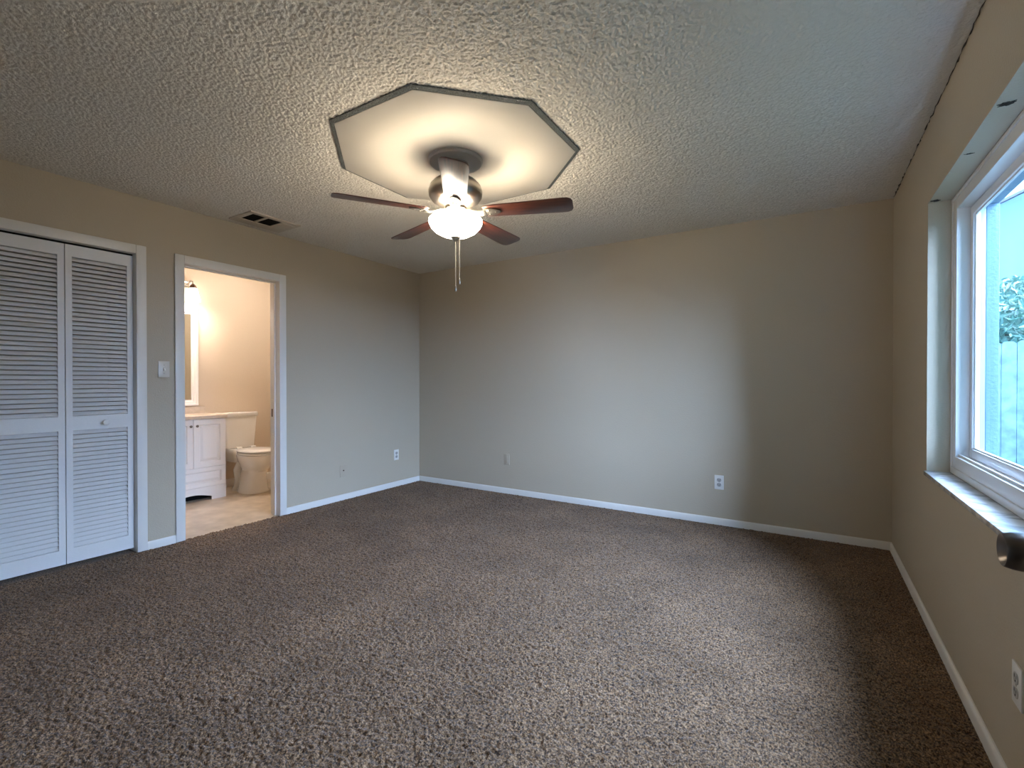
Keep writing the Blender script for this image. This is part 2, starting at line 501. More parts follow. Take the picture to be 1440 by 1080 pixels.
def baseboard(name, a, b, nrm, label, h=0.056, t=0.013, ext=True):
    """a -> b along the wall foot, nrm = direction into the room; rounded top edge"""
    a, b, nrm = Vector(a), Vector(b), Vector(nrm)
    prof = [(0.0006, 0.0), (t, 0.0), (t, h - 0.014), (t - 0.003, h - 0.005), (t - 0.008, h), (0.0006, h)]
    rings = []
    for p in (a, b):
        rings.append([tuple(p + nrm * u + Vector((0, 0, v))) for u, v in prof])
    return struct(name, MB().loft(rings), M['trim'], label, 'baseboard', smooth=40)
baseboard('baseboard_left', (XL, CY1 + 0.0605, 0), (XL, DY0 - 0.0625, 0), (1, 0, 0), 'short white baseboard between closet and bathroom doorway')
baseboard('baseboard_left', (XL, DY1 + 0.0625, 0), (XL, YB - 0.0135, 0), (1, 0, 0), 'white baseboard from the bathroom doorway to the far corner')
baseboard('baseboard_left', (XL, YF, 0), (XL, CY0 - 0.0605, 0), (1, 0, 0), 'white baseboard left of the closet')
baseboard('baseboard_back', (XL + 0.0006, YB, 0), (XR - 0.0006, YB, 0), (0, -1, 0), 'long white baseboard along the back wall')
baseboard('baseboard_right', (XR, YF, 0), (XR, YB - 0.0135, 0), (-1, 0, 0), 'white baseboard under the window wall')
baseboard('baseboard_bathroom', (BX0, BY0, -0.004), (BX0, BY1, -0.004), (1, 0, 0), 'white baseboard behind the toilet', h=0.085)

# ------------------------------------------------------------------ ceiling panel (octagon)
OX, OY = -1.704, 2.1345
FX, FY = -1.698, 2.122
a0 = R(225 - 22.5 + 22.5) - PI / 4 + R(-0.0)
def octagon(r, z):
    return [(OX + r * math.cos(R(OCT0 + 45 * k)), OY + r * math.sin(R(OCT0 + 45 * k)), z) for k in range(8)]
OCT0 = math.degrees(math.atan2(1.4751 - 2.102, -1.9349 + 1.677))
pn = obj('ceiling_panel', MB().loft([octagon(0.671, H + 0.004), octagon(0.671, H - 0.0165), octagon(0.669, H - 0.0175)]), M['panel'])
tag(pn, 'smooth cream octagonal panel on the popcorn ceiling above the fan', 'ceiling panel')
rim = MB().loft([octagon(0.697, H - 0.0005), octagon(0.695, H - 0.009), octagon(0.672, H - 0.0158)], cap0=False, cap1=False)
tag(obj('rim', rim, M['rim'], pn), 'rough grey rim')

# ------------------------------------------------------------------ ceiling fan
PZ = H - 0.0175
fan = thing('ceiling_fan', 'five-blade ceiling fan with dark wood blades and a lit glass bowl', 'ceiling fan', (FX, FY, PZ))
C = (FX, FY, 0)
obj('canopy', MB().lathe([(0.153, PZ - 0.0005), (0.153, PZ - 0.012), (0.146, PZ - 0.020), (0.085, PZ - 0.024)], C, seg=56), M['grey_disc'], fan)
hs = MB()
hs.lathe([(0.074, PZ - 0.020), (0.074, 2.3710), (0.072, 2.3360), (0.085, 2.3160), (0.118, 2.2990), (0.142, 2.2730), (0.152, 2.2430),
          (0.149, 2.2160), (0.132, 2.1910), (0.100, 2.1740), (0.070, 2.1660), (0.060, 2.1590)], C, seg=56)
obj('motor_housing', hs, M['nickel'], fan)
obj('fitter', MB().lathe([(0.058, 2.1610), (0.062, 2.1530), (0.062, 2.1390), (0.045, 2.1330), (0.040, 2.1110), (0.012, 2.1060), (0.008, 1.9960)], C, seg=32), M['nickel'], fan)

def blade_mesh():
    # local +x along the blade, bottom at z=0
    out = []
    for u, w in [(0.165, 0.040), (0.185, 0.052), (0.24, 0.057), (0.40, 0.063), (0.60, 0.069), (0.632, 0.067), (0.652, 0.055), (0.660, 0.035)]:
        out.append((u, w))
    poly = [(u, -w) for u, w in out] + [(u, w) for u, w in reversed(out)]
    return MB().prism(poly, 0.0, 0.006)
def arm_mesh():
    mb = MB()
    # curved iron from hub down and out to the blade root, then a spade plate under the blade
    path = [(0.050, 0, 0.018), (0.085, 0, 0.012), (0.115, 0, 0.0), (0.145, 0, -0.009), (0.18, 0, -0.007)]
    wid = [0.014, 0.013, 0.016, 0.022, 0.030]
    rings = []
    for (u, _, z), w in zip(path, wid):
        rings.append([(u, -w, z - 0.004), (u, w, z - 0.004), (u, w, z + 0.004), (u, -w, z + 0.004)])
    mb.loft(rings)
    out = [(0.165, 0.026), (0.19, 0.036), (0.22, 0.034), (0.245, 0.022), (0.262, 0.010)]
    poly = [(u, -w) for u, w in out] + [(u, w) for u, w in reversed(out)]
    mb.prism(poly, -0.008, -0.0008)
    for (u, v) in ((0.20, 0.018), (0.20, -0.018), (0.237, 0.0)):
        mb.lathe([(0.006, -0.0085), (0.005, -0.011), (0.001, -0.012)], (u, v, 0), seg=10)
    return mb
PH = -12.0 + 31.93
for k in range(5):
    a = R(PH + 72 * k)
    mt = Matrix.Translation((FX, FY, 2.120)) @ Matrix.Rotation(a, 4, 'Z') @ Matrix.Rotation(R(-11), 4, 'X')
    b = bpy.data.objects.new('blade', None) if False else None
    bo = obj('blade', blade_mesh(), M['blade'], None, bevel=0.0015)
    bo.parent = fan
    bo.matrix_basis = Matrix.Translation((FX, FY, PZ)).inverted() @ mt
    ao = obj('blade_arm', arm_mesh(), M['arm'], None, bevel=0.0015)
    ao.parent = bo
    tag(ao, 'pale metal blade arm')

# open glass bowl (lit) with two bulbs in it
bw = MB()
outer = [(0.010, 1.988), (0.040, 1.990), (0.080, 2.000), (0.115, 2.019), (0.140, 2.045), (0.151, 2.072), (0.149, 2.085), (0.139, 2.094), (0.122, 2.098)]
inner = [(r - 0.005, z + (0.003 if z < 2.06 else -0.003)) for r, z in reversed(outer[1:])]
bw.lathe(outer + inner, C, seg=56)
obj('light_bowl', bw, M['bowl'], fan)
for s in (-1, 1):
    bx, by = FX + 0.062 * s * math.cos(R(60)), FY + 0.062 * s * math.sin(R(60))
    obj('bulb', MB().lathe([(0.004, 2.024), (0.018, 2.028), (0.026, 2.042), (0.024, 2.056), (0.014, 2.070), (0.012, 2.082)], (bx, by, 0), seg=20), M['bulb'], fan)
fn = obj('finial', MB().lathe([(0.004, 1.9950), (0.029, 1.9900), (0.030, 1.9840), (0.018, 1.9790), (0.014, 1.9690), (0.004, 1.9630)], C, seg=28), M['nickel'], fan)
for dx, zb in ((0.0, 1.6830), (0.022, 1.7230)):
    px = FX + dx * math.cos(R(31.9)); py = FY + dx * math.sin(R(31.9))
    ch = MB().tube([(px, py, 1.9830), (px, py, zb + 0.03)], 0.0022, 8)
    for i in range(58):
        z = 1.9810 - i * (1.9810 - zb - 0.03) / 57
        ch.lathe([(0.0008, z - 0.0028), (0.0032, z), (0.0008, z + 0.0028)], (px, py, 0), seg=8)
    co = obj('pull_chain', ch, M['arm'], fan)
    obj('fob', MB().lathe([(0.002, zb + 0.033), (0.0055, zb + 0.028), (0.007, zb + 0.012), (0.005, zb), (0.001, zb - 0.001)], (px, py, 0), seg=14), M['nickel'], co)
add_light('fan_bulb_light', 'POINT', (FX + 0.03, FY + 0.05, 2.106), 9.0, (1.0, 0.83, 0.61), shadow_soft_size=0.035).parent = None
add_light('fan_bulb_light', 'POINT', (FX - 0.03, FY - 0.05, 2.106), 9.0, (1.0, 0.83, 0.61), shadow_soft_size=0.035).parent = None

# ------------------------------------------------------------------ ceiling vent
vt = thing('ceiling_vent', 'painted ceiling air vent with two dark openings above the bathroom doorway', 'vent', (-3.655, 2.177, H))
vx0, vx1, vy0, vy1 = -3.812, -3.500, 1.974, 2.381
ox0, ox1 = -3.714, -3.540
opens = [(2.012, 2.112), (2.132, 2.246)]
fr = MB(); zf0, zf1 = H - 0.014, H - 0.0005
fr.box((vx0, vy0, zf0), (ox0, vy1, zf1)); fr.box((ox1, vy0, zf0), (vx1, vy1, zf1))
fr.box((ox0, vy0, zf0), (ox1, opens[0][0], zf1)); fr.box((ox0, opens[0][1], zf0), (ox1, opens[1][0], zf1)); fr.box((ox0, opens[1][1], zf0), (ox1, vy1, zf1))
obj('frame', fr, M['vent_metal'], vt, bevel=0.002)
for a, b in opens:
    obj('opening', MB().box((ox0, a, H - 0.0085), (ox1, b, H - 0.0062)), M['dark'], vt)
lv = MB()
obj('damper_plate', MB().box((ox0 + 0.012, 2.262, H - 0.0165), (ox1 - 0.01, 2.362, H - 0.0135)), M['vent_metal'], vt, bevel=0.001)

# ------------------------------------------------------------------ closet bifold doors
door1 = thing('door_1', 'white louvered bifold closet door with a round knob', 'closet door', (XL - 0.05, 1.045, 0), kind='structure')
PXF = -3.935; PT = 0.030
def louver_panel(y0, y1):
    mb = MB()
    xf, xb = PXF, PXF - PT
    sw = 0.032
    zb, zt = 0.030, 2.030
    mb.box((xb, y0, zb), (xf, y0 + sw, zt)); mb.box((xb, y1 - sw, zb), (xf, y1, zt))
    rails = [(zb, 0.122), (0.862, 0.953), (1.956, zt)]
    for a, b in rails:
        mb.box((xb, y0 + sw, a), (xf, y1 - sw, b))
    for (za, zc, nl) in ((0.122, 0.862, 26), (0.953, 1.956, 35)):
        pit = (zc - za) / nl
        for i in range(nl):
            z = za + (i + 0.5) * pit
            # slat: steeply tilted board with its front edge low, a dark slit below each edge
            hh = pit * 0.40; t = 0.006
            prof = [(xf - 0.004, z - hh), (xf - 0.004 - t, z - hh - 0.0005), (xb + 0.004, z + hh - 0.001), (xb + 0.004 + t * 0.6, z + hh), (xf - 0.004, z - hh + 0.004)]
            mb.loft([[(px, y0 + sw - 0.001, pz) for px, pz in prof], [(px, y1 - sw + 0.001, pz) for px, pz in prof]])
    return mb
obj('door_panel', louver_panel(0.6855, 1.0460), M['louver'], door1, smooth=0)
pb = obj('door_panel', louver_panel(1.0505, 1.4000), M['louver'], door1, smooth=0)
kb = MB().lathe([(0.0125, PXF + 0.0003), (0.011, PXF + 0.006), (0.009, PXF + 0.012), (0.014, PXF + 0.017), (0.0195, PXF + 0.023), (0.0195, PXF + 0.029), (0.015, PXF + 0.034), (0.002, PXF + 0.036)],
                (0, 1.2418, 0.9038), axis='x', seg=28)
obj('knob', kb, M['trim'], pb)
trk = MB().box((PXF - 0.028, CY0 + 0.002, CZ - 0.010), (PXF - 0.006, CY1 - 0.002, CZ - 0.0005))
tag(obj('track', trk, M['dark'], door1), 'dark overhead track')

# ------------------------------------------------------------------ crack along the window wall
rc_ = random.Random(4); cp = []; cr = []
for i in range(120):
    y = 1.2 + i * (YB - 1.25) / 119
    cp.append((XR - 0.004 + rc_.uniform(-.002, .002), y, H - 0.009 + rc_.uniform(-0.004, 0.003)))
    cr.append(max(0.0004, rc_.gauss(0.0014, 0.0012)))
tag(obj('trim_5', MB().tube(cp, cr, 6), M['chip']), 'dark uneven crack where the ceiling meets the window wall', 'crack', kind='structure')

# ------------------------------------------------------------------ wall plates
def place_plate(kind, loc, rotz, name, label, cat, group=None):
    """built facing local +x with its back at x=0, centred on loc"""
    t = thing(name, label, cat, loc, rotz, group)
    mw = Matrix.Translation(loc) @ Matrix.Rotation(rotz, 4, 'Z')
    w, h = 0.070, 0.115
    plate_m = M['plate'] if kind == 'outlet' else (M['switchplate'] if kind == 'switch' else M['painted_plate'])
    obj('cover_plate', MB().box((0.0006, -w / 2, -h / 2), (0.0065, w / 2, h / 2)).xf(mw), plate_m, t, bevel=0.002)
    if kind == 'outlet':
        for s in (-1, 1):
            zc = s * 0.0195
            poly = []
            for i in range(28):
                a = 2 * PI * i / 28
                y, z = 0.0172 * math.cos(a), 0.0172 * math.sin(a)
                poly.append((y, zc + max(-0.0145, min(0.0145, z))))
            rc = obj('receptacle', MB().prism(poly, 0.0064, 0.0085, plane='yz').xf(mw), M['recept'], t, bevel=0.0006)
            sl = MB()
            sl.box((0.0084, -0.0085, zc + 0.0005), (0.0088, -0.0058, zc + 0.0095)); sl.box((0.0084, 0.0058, zc - 0.0), (0.0088, 0.0082, zc + 0.0085))
            sl.lathe([(0.0029, 0.0084), (0.0029, 0.0088)], (0, 0, zc - 0.0075), axis='x', seg=12)
            obj('slots', sl.xf(mw), M['dark'], rc)
        obj('screw', MB().lathe([(0.003, 0.0064), (0.0028, 0.0075)], (0, 0, 0), axis='x', seg=12).xf(mw), M['nickel'], t)
    if kind == 'cable':
        obj('jack', MB().lathe([(0.0068, 0.0064), (0.0068, 0.010), (0.0045, 0.0105), (0.0045, 0.0135)], (0, 0.004, 0.006), axis='x', seg=14).xf(mw), M['brown_metal'], t)
    if kind == 'blank':
        for s in (-1, 1):
            obj('screw', MB().lathe([(0.0032, 0.0064), (0.003, 0.0078)], (0, 0, s * 0.042), axis='x', seg=12).xf(mw), M['painted_plate'], t)
        obj('insert', MB().box((0.0064, -0.017, -0.034), (0.0078, 0.017, 0.034)).xf(mw), M['painted_plate'], t, bevel=0.0008)
    if kind == 'switch':
        tg = MB().prism([(0.0064, -0.011), (0.0064, 0.011), (0.011, 0.010), (0.0215, -0.004), (0.0205, -0.011)], -0.0052, 0.0052, plane='xz')
        obj('toggle', tg.xf(mw), M['plate'], t, bevel=0.001)
        for s in (-1, 1):
            obj('screw', MB().lathe([(0.003, 0.0064), (0.0028, 0.0075)], (0, 0, s * 0.030), axis='x', seg=12).xf(mw), M['nickel'], t)
    return t
M['recept'] = plain('outlet_face_plastic', (0.42, 0.41, 0.39), 0.35)
M['switchplate'] = plain('ivory_switch_plate', (0.60, 0.56, 0.50), 0.3)
place_plate('switch', (XL, 1.569, 1.258), 0, 'light_switch', 'light switch with a pale toggle between closet and bathroom doorway', 'light switch')
place_plate('outlet', (XL, 3.820, 0.352), 0, 'wall_outlet', 'white outlet low on the left wall near the corner', 'outlet', 'white wall outlets')
place_plate('outlet', (-0.619, YB, 0.3475), -PI / 2, 'wall_outlet', 'white outlet low on the long back wall', 'outlet', 'white wall outlets')
place_plate('outlet', (XR, 1.838, 0.340), PI, 'wall_outlet', 'white outlet under the window at the right edge', 'outlet', 'white wall outlets')
place_plate('cable', (XL, 3.103, 0.285), 0, 'cable_plate', 'beige painted cable plate with a small dark jack on the left wall', 'wall plate')
place_plate('blank', (-2.675, YB, 0.355), -PI / 2, 'blank_plate', 'beige painted plate on the back wall left of its middle', 'wall plate')

# ------------------------------------------------------------------ window
XW = 0.585    # room face of the vinyl frame
win = thing('window_1', 'white vinyl sliding window recessed in the right wall', 'window', (XW, (WY0 + WY1) / 2, WZ0), kind='structure')
def ring_frame(mb, y0, y1, z0, z1, w, xa, xb, wb=None):
    wb = wb or w
    mb.box((xa, y0, z0), (xb, y0 + w, z1)); mb.box((xa, y1 - w, z0), (xb, y1, z1))
    mb.box((xa, y0 + w, z0), (xb, y1 - w, z0 + wb)); mb.box((xa, y0 + w, z1 - w), (xb, y1 - w, z1))
    return mb
fz0, fz1 = WZ0 + 0.001, WZ1 - 0.001
f1 = ring_frame(MB(), WY0 + 0.001, WY1 - 0.001, fz0, fz1, 0.064, XW, 0.6605, 0.085)
obj('frame', f1, M['vinyl'], win, bevel=0.003)
ext = ring_frame(MB(), WY0 + 0.001, WY1 - 0.001, fz0, fz1, 0.062, 0.688, XO + 0.004, 0.062)
exl = ring_frame(MB(), WY0 + 0.001, WY1 - 0.001, fz0, fz1, 0.060, 0.661, 0.6875, 0.060)
tag(obj('exterior_flange', exl, M['tinted_vinyl'], win, bevel=0.002), 'outer flange tinted with blue daylight')
tag(obj('exterior_trim', ext, M['stucco'], win, bevel=0.003), 'grey outer trim tinted with blue daylight')
# stepped inner lip round the room face
f2 = ring_frame(MB(), WY0 + 0.001, WY1 - 0.001, fz0, fz1, 0.014, XW - 0.006, XW + 0.001, 0.030)
obj('frame_lip', f2, M['vinyl'], win, bevel=0.002)
# track ledges at the foot of the frame
tr = MB()
tr.box((XW + 0.012, WY0 + 0.065, fz0 + 0.084), (XW + 0.018, WY1 - 0.065, fz0 + 0.096))
tr.box((XW + 0.094, WY0 + 0.065, fz0 + 0.084), (XW + 0.100, WY1 - 0.065, fz0 + 0.098))
obj('track', tr, M['vinyl'], win, bevel=0.001)
ym = (WY0 + WY1) / 2
def sash(y0, y1, xa, xb):
    z0, z1 = fz0 + 0.087, fz1 - 0.066
    s = obj('sash', ring_frame(MB(), y0, y1, z0, z1, 0.040, xa, xb, 0.040), M['vinyl'], win, bevel=0.003)
    bead = ring_frame(MB(), y0 + 0.039, y1 - 0.039, z0 + 0.039, z1 - 0.039, 0.008, xa + 0.008, xb - 0.006)
    obj('glazing_bead', bead, M['vinyl'], s, bevel=0.002)
    xm = (xa + xb) / 2
    obj('pane', MB().box((xm - 0.002, y0 + 0.038, z0 + 0.038), (xm + 0.002, y1 - 0.038, z1 - 0.038)), M['glass'], s)
    return s
sash(ym - 0.03, WY1 - 0.0655, XW + 0.048, XW + 0.074)
sash(WY0 + 0.0655, ym + 0.03, XW + 0.020, XW + 0.046)
# stone sill
sl = MB().box((XR - 0.012, WY0 + 0.002, WZ0 - 0.021), (XW + 0.02, WY1 + 0.006 - 0.008, WZ0))
tag(obj('trim_4', sl, M['marble'], bevel=0.003), 'pale marble window sill under the white window', 'window sill', kind='structure')
# chipped plaster where a bracket was torn out of the recess head
def chip(name, cx, cy, z, rx, ry, label, sd):
    rnd = random.Random(sd); poly = []
    for i in range(18):
        a = 2 * PI * i / 18; k = 0.55 + 0.6 * rnd.random()
        poly.append((cx + rx * k * math.cos(a), cy + ry * k * math.sin(a)))
    mb = MB().prism(poly, z - 0.0016, z - 0.0003)
    for i in range(6):
        a = rnd.random() * 6.28; x, y = cx + rx * 0.5 * math.cos(a), cy + ry * 0.6 * math.sin(a)
        mb.tube([(x, y, z - 0.001), (x + (rnd.random() - .5) * 0.02, y - 0.012, z - 0.006), (x + (rnd.random() - .5) * 0.03, y - 0.02, z - 0.007)], 0.0009, 5)
    return tag(obj(name, mb, M['chip']), label, 'plaster chip')
chip('plaster_chip', XR + 0.030, 2.095, WZ1, 0.022, 0.016, 'dark ragged chip in the plaster of the window recess head', 3)
chip('plaster_chip', XR + 0.022, 3.035, WZ1, 0.018, 0.018, 'small dark chip at the top corner of the window recess', 5)
chip('plaster_chip', XR + 0.020, 2.478, WZ1, 0.004, 0.005, 'tiny nick in the middle of the window recess head', 8)

# ------------------------------------------------------------------ entry door (only its knob reaches the picture)
door3 = thing('door_2', 'open entry door beside the viewer with a dark nickel knob', 'door', (0.3125, 0.05, 0), kind='structure')
DX0, DX1 = 0.294, 0.329
slab = MB().box((DX0, 0.085, 0.02), (DX1, 0.955, 2.025))
obj('door_slab', slab, M['trim'], door3, bevel=0.002)
ky, kz = 0.912, 0.944
kp = [(0.033, DX0 - 0.0003), (0.033, DX0 - 0.004), (0.029, DX0 - 0.008), (0.014, DX0 - 0.011), (0.012, DX0 - 0.022),
      (0.017, DX0 - 0.028), (0.0235, DX0 - 0.036), (0.0258, DX0 - 0.046), (0.0248, DX0 - 0.058), (0.0225, DX0 - 0.0665), (0.0215, DX0 - 0.068),
      (0.0205, DX0 - 0.0675), (0.0075, DX0 - 0.051)]
kn = obj('knob', MB().lathe(kp, (0, ky, kz), axis='x', seg=48), M['dark_nickel'], door3)
bt = MB().lathe([(0.0062, DX0 - 0.0505), (0.0062, DX0 - 0.058), (0.0045, DX0 - 0.0595), (0.0008, DX0 - 0.0598)], (0, ky, kz), axis='x', seg=20)
obj('lock_button', bt, M['nickel'], kn)
for zz in (0.25, 1.05, 1.85):
    obj('hinge', MB().lathe([(0.006, zz - 0.045), (0.006, zz + 0.045)], (DX1 + 0.004, 0.078, 0), seg=12), M['nickel'], door3)

# ------------------------------------------------------------------ bathroom vanity
vx, vxb = -5.05, BX0 + 0.001
vy0, vy1 = 1.985, 2.580
van = thing('bathroom_vanity', 'small white two-door vanity with a cream top beside the toilet', 'vanity', ((vx + vxb) / 2, (vy0 + vy1) / 2, -0.004))
vb = MB()
fx = vx - 0.020
vb.box((vxb, vy0, -0.004), (fx, vy0 + 0.016, 0.80)); vb.box((vxb, vy1 - 0.016, -0.004), (fx, vy1, 0.80))
vb.box((vxb, vy0 + 0.016, 0.10), (fx, vy1 - 0.016, 0.80))
obj('cabinet_body', vb, M['vanity'], van, bevel=0.0015)
# toe board with an arch
arch = [(vy0, -0.004), (vy0 + 0.10, -0.004)]
for i in range(13):
    t = i / 12; y = vy0 + 0.10 + t * (vy1 - vy0 - 0.235)
    arch.append((y, 0.028 + 0.035 * math.sin(PI * t)))
arch += [(vy1 - 0.135, -0.004), (vy1, -0.004), (vy1, 0.128), (vy0, 0.128)]
tb = MB()
m_ = len(arch)
tb.loft([[(fx + 0.0004, a, b) for a, b in arch], [(vx, a, b) for a, b in arch]])
obj('toe_board', tb, M['vanity'], van, smooth=0)
obj('toe_recess', MB().box((vx - 0.12, vy0 + 0.02, -0.003), (vx - 0.11, vy1 - 0.02, 0.099)), M['dark'], van)
def raised(y0, y1, z0, z1, bw):
    """panel door front: flat frame with a sunk bevel and raised field"""
    def rect(y0, y1, z0, z1, x): return [(x, y0, z0), (x, y1, z0), (x, y1, z1), (x, y0, z1)]
    mb = MB(); rings = [rect(y0, y1, z0, z1, fx + 0.0004), rect(y0, y1, z0, z1, vx - 0.002), rect(y0 + .002, y1 - .002, z0 + .002, z1 - .002, vx)]
    for d, x in ((bw, vx), (bw + .006, vx - .009), (bw + .014, vx - .009), (bw + .034, vx - .001)):
        rings.append(rect(y0 + d, y1 - d, z0 + d, z1 - d, x))
    return mb.loft(rings)
ymid = 2.2785
dl = obj('cabinet_door', raised(vy0 + 0.002, ymid - 0.0015, 0.324, 0.796, 0.052), M['vanity'], van, smooth=20)
dr = obj('cabinet_door', raised(ymid + 0.0015, vy1 - 0.002, 0.324, 0.796, 0.052), M['vanity'], van, smooth=20)
obj('drawer_front', raised(vy0 + 0.002, vy1 - 0.002, 0.131, 0.320, 0.040), M['vanity'], van, smooth=20)
for d, y in ((dl, ymid - 0.028), (dr, ymid + 0.028)):
    obj('knob', MB().lathe([(0.006, vx + 0.0003), (0.005, vx + 0.010), (0.012, vx + 0.016), (0.013, vx + 0.020), (0.009, vx + 0.025), (0.001, vx + 0.026)], (0, y, 0.735), axis='x', seg=20), M['dark_nickel'], d)
obj('countertop', MB().box((vxb, vy0 - 0.010, 0.8005), (vx + 0.014, vy1 + 0.012, 0.834)), M['counter'], van, bevel=0.004)
obj('backsplash', MB().box((vxb, vy0 - 0.010, 0.8345), (vxb + 0.020, vy1 + 0.008, 0.905)), M['counter'], van, bevel=0.002)

# ------------------------------------------------------------------ mirror and vanity light
mr = thing('wall_mirror', 'white framed mirror on the bathroom wall above the vanity', 'mirror', (BX0, 2.28, 0.915))
my0, my1, mz0, mz1 = 2.038, 2.522, 0.915, 1.935
def moulding(y0, y1, z0, z1):
    def rect(d, x): return [(x, y0 + d, z0 + d), (x, y1 - d, z0 + d), (x, y1 - d, z1 - d), (x, y0 + d, z1 - d)]
    rs = [rect(0, BX0 + .0005), rect(0, BX0 + .024), rect(.004, BX0 + .028), rect(.022, BX0 + .026), rect(.026, BX0 + .021), rect(.046, BX0 + .019), rect(.050, BX0 + .013), rect(.062, BX0 + .011), rect(.062, BX0 + .004)]
    return MB().loft(rs, cap0=False, cap1=False)
obj('frame', moulding(my0, my1, mz0, mz1), M['vanity'], mr, smooth=25)
obj('glass', MB().box((BX0 + 0.0025, my0 + 0.0615, mz0 + 0.0615), (BX0 + 0.006, my1 - 0.0615, mz1 - 0.0615)), M['mirror'], mr)
crown = MB().box((BX0 + 0.0005, my0 - 0.004, mz1 + 0.0005), (BX0 + 0.036, my1 + 0.004, mz1 + 0.022))
obj('crown', crown, M['vanity'], mr, bevel=0.004)

sc = thing('vanity_light', 'wall light with glowing bell shades above the bathroom mirror', 'wall light', (BX0, 2.28, 2.12))
obj('back_plate', MB().box((BX0 + 0.0005, 2.10, 2.145), (BX0 + 0.022, 2.46, 2.215)), M['nickel'], sc, bevel=0.004)
for y in (2.135, 2.425):
    am = obj('arm', MB().tube([(BX0 + 0.02, y, 2.18), (BX0 + 0.08, y, 2.205), (BX0 + 0.13, y, 2.195), (BX0 + 0.135, y, 2.16)], 0.008, 10), M['nickel'], sc)
    obj('socket_cap', MB().lathe([(0.010, 2.168), (0.026, 2.155), (0.033, 2.128), (0.030, 2.122)], (BX0 + 0.135, y, 0), seg=24), M['brown_metal'], sc)
    obj('lamp_shade', MB().lathe([(0.032, 2.1245), (0.040, 2.10), (0.050, 2.06), (0.060, 2.02), (0.066, 1.992), (0.062, 1.992), (0.047, 2.055), (0.030, 2.118)], (BX0 + 0.135, y, 0), seg=32, caps=False), M['shade'], sc)
add_light('vanity_bulb_light', 'POINT', (BX0 + 0.135, 2.425, 2.045), 11.0, (1.0, 0.87, 0.77), shadow_soft_size=0.05)
add_light('vanity_bulb_light', 'POINT', (BX0 + 0.135, 2.135, 2.045), 11.0, (1.0, 0.87, 0.77), shadow_soft_size=0.05)

# ------------------------------------------------------------------ toilet
TY = 2.862
toi = thing('toilet', 'white porcelain toilet with a closed lid beside the vanity', 'toilet', (-5.1, TY, -0.004))
def rrect(cx, cy, hx, hy, z, r=0.03, n=5):
    pts = []
    for (sx, sy, a0_) in ((1, 1, 0), (-1, 1, 90), (-1, -1, 180), (1, -1, 270)):
        for i in range(n + 1):
            a = R(a0_ + 90 * i / n)
            pts.append((cx + sx * (hx - r) + r * math.cos(a), cy + sy * (hy - r) + r * math.sin(a), z))
    return pts
tk = MB()
tcx = BX0 + 0.030 + 0.095
tk.loft([rrect(tcx, TY, 0.078, 0.148, 0.440), rrect(tcx, TY, 0.086, 0.158, 0.452), rrect(tcx, TY, 0.090, 0.170, 0.60), rrect(tcx, TY, 0.094, 0.183, 0.776), rrect(tcx, TY, 0.092, 0.181, 0.782)])
obj('tank', tk, M['porcelain'], toi)
ld = MB()
ld.loft([rrect(tcx, TY, 0.098, 0.190, 0.7825), rrect(tcx, TY, 0.102, 0.195, 0.790), rrect(tcx, TY, 0.102, 0.195, 0.818), rrect(tcx, TY, 0.097, 0.190, 0.828), rrect(tcx, TY, 0.085, 0.179, 0.831)])
obj('tank_lid', ld, M['porcelain'], toi)
def egg(cx, lf, lb, w, z, n=36):
    """oval: lf forward (+x), lb backward"""
    pts = []
    for i in range(n):
        a = 2 * PI * i / n
        c, s = math.cos(a), math.sin(a)
        pts.append((cx + (lf if c > 0 else lb) * c, TY + w * s * (1 - 0.0 * c), z))
    return pts
bo_ = MB()
bcx = -4.975
bo_.loft([egg(-5.03, 0.145, 0.22, 0.140, -0.004), egg(-5.03, 0.147, 0.225, 0.142, 0.010), egg(-5.03, 0.140, 0.215, 0.130, 0.026), egg(-5.03, 0.132, 0.20, 0.118, 0.12),
          egg(-5.02, 0.128, 0.19, 0.108, 0.215), egg(-4.99, 0.150, 0.19, 0.120, 0.250), egg(bcx, 0.195, 0.21, 0.155, 0.305), egg(bcx, 0.232, 0.22, 0.176, 0.350), egg(bcx, 0.244, 0.23, 0.184, 0.385), egg(bcx, 0.244, 0.23, 0.184, 0.403), egg(bcx, 0.234, 0.22, 0.174, 0.409)])
# deck that carries the tank
bo_.loft([rrect(-5.32, TY, 0.13, 0.105, 0.30, 0.04), rrect(-5.31, TY, 0.15, 0.135, 0.39, 0.04), rrect(-5.31, TY, 0.15, 0.135, 0.425, 0.04), rrect(-5.31, TY, 0.145, 0.13, 0.4395, 0.04)])
# trapway bulge on both sides
for s in (-1, 1):
    bo_.tube([(-5.17, TY + s * 0.06, 0.30), (-5.20, TY + s * 0.085, 0.22), (-5.17, TY + s * 0.09, 0.13), (-5.20, TY + s * 0.085, 0.05), (-5.24, TY + s * 0.08, 0.005)], [0.045, 0.042, 0.038, 0.040, 0.045], 12)
bo_.loft([rrect(-5.16, TY, 0.13, 0.105, -0.004, 0.04), rrect(-5.16, TY, 0.13, 0.105, 0.022, 0.04), rrect(-5.16, TY, 0.11, 0.09, 0.040, 0.04)])
obj('bowl', bo_, M['porcelain'], toi, smooth=50)
se = MB(); scx = -4.975
se.loft([egg(scx, 0.236, 0.20, 0.184, 0.411), egg(scx, 0.240, 0.205, 0.188, 0.418), egg(scx, 0.238, 0.203, 0.186, 0.427), egg(scx, 0.225, 0.19, 0.172, 0.430)])
obj('seat', se, M['porcelain'], toi)
lo = MB()
lo.loft([egg(scx, 0.234, 0.21, 0.182, 0.4325), egg(scx, 0.240, 0.215, 0.188, 0.440), egg(scx, 0.236, 0.21, 0.184, 0.450), egg(scx, 0.20, 0.18, 0.15, 0.458), egg(scx, 0.10, 0.10, 0.08, 0.461)])
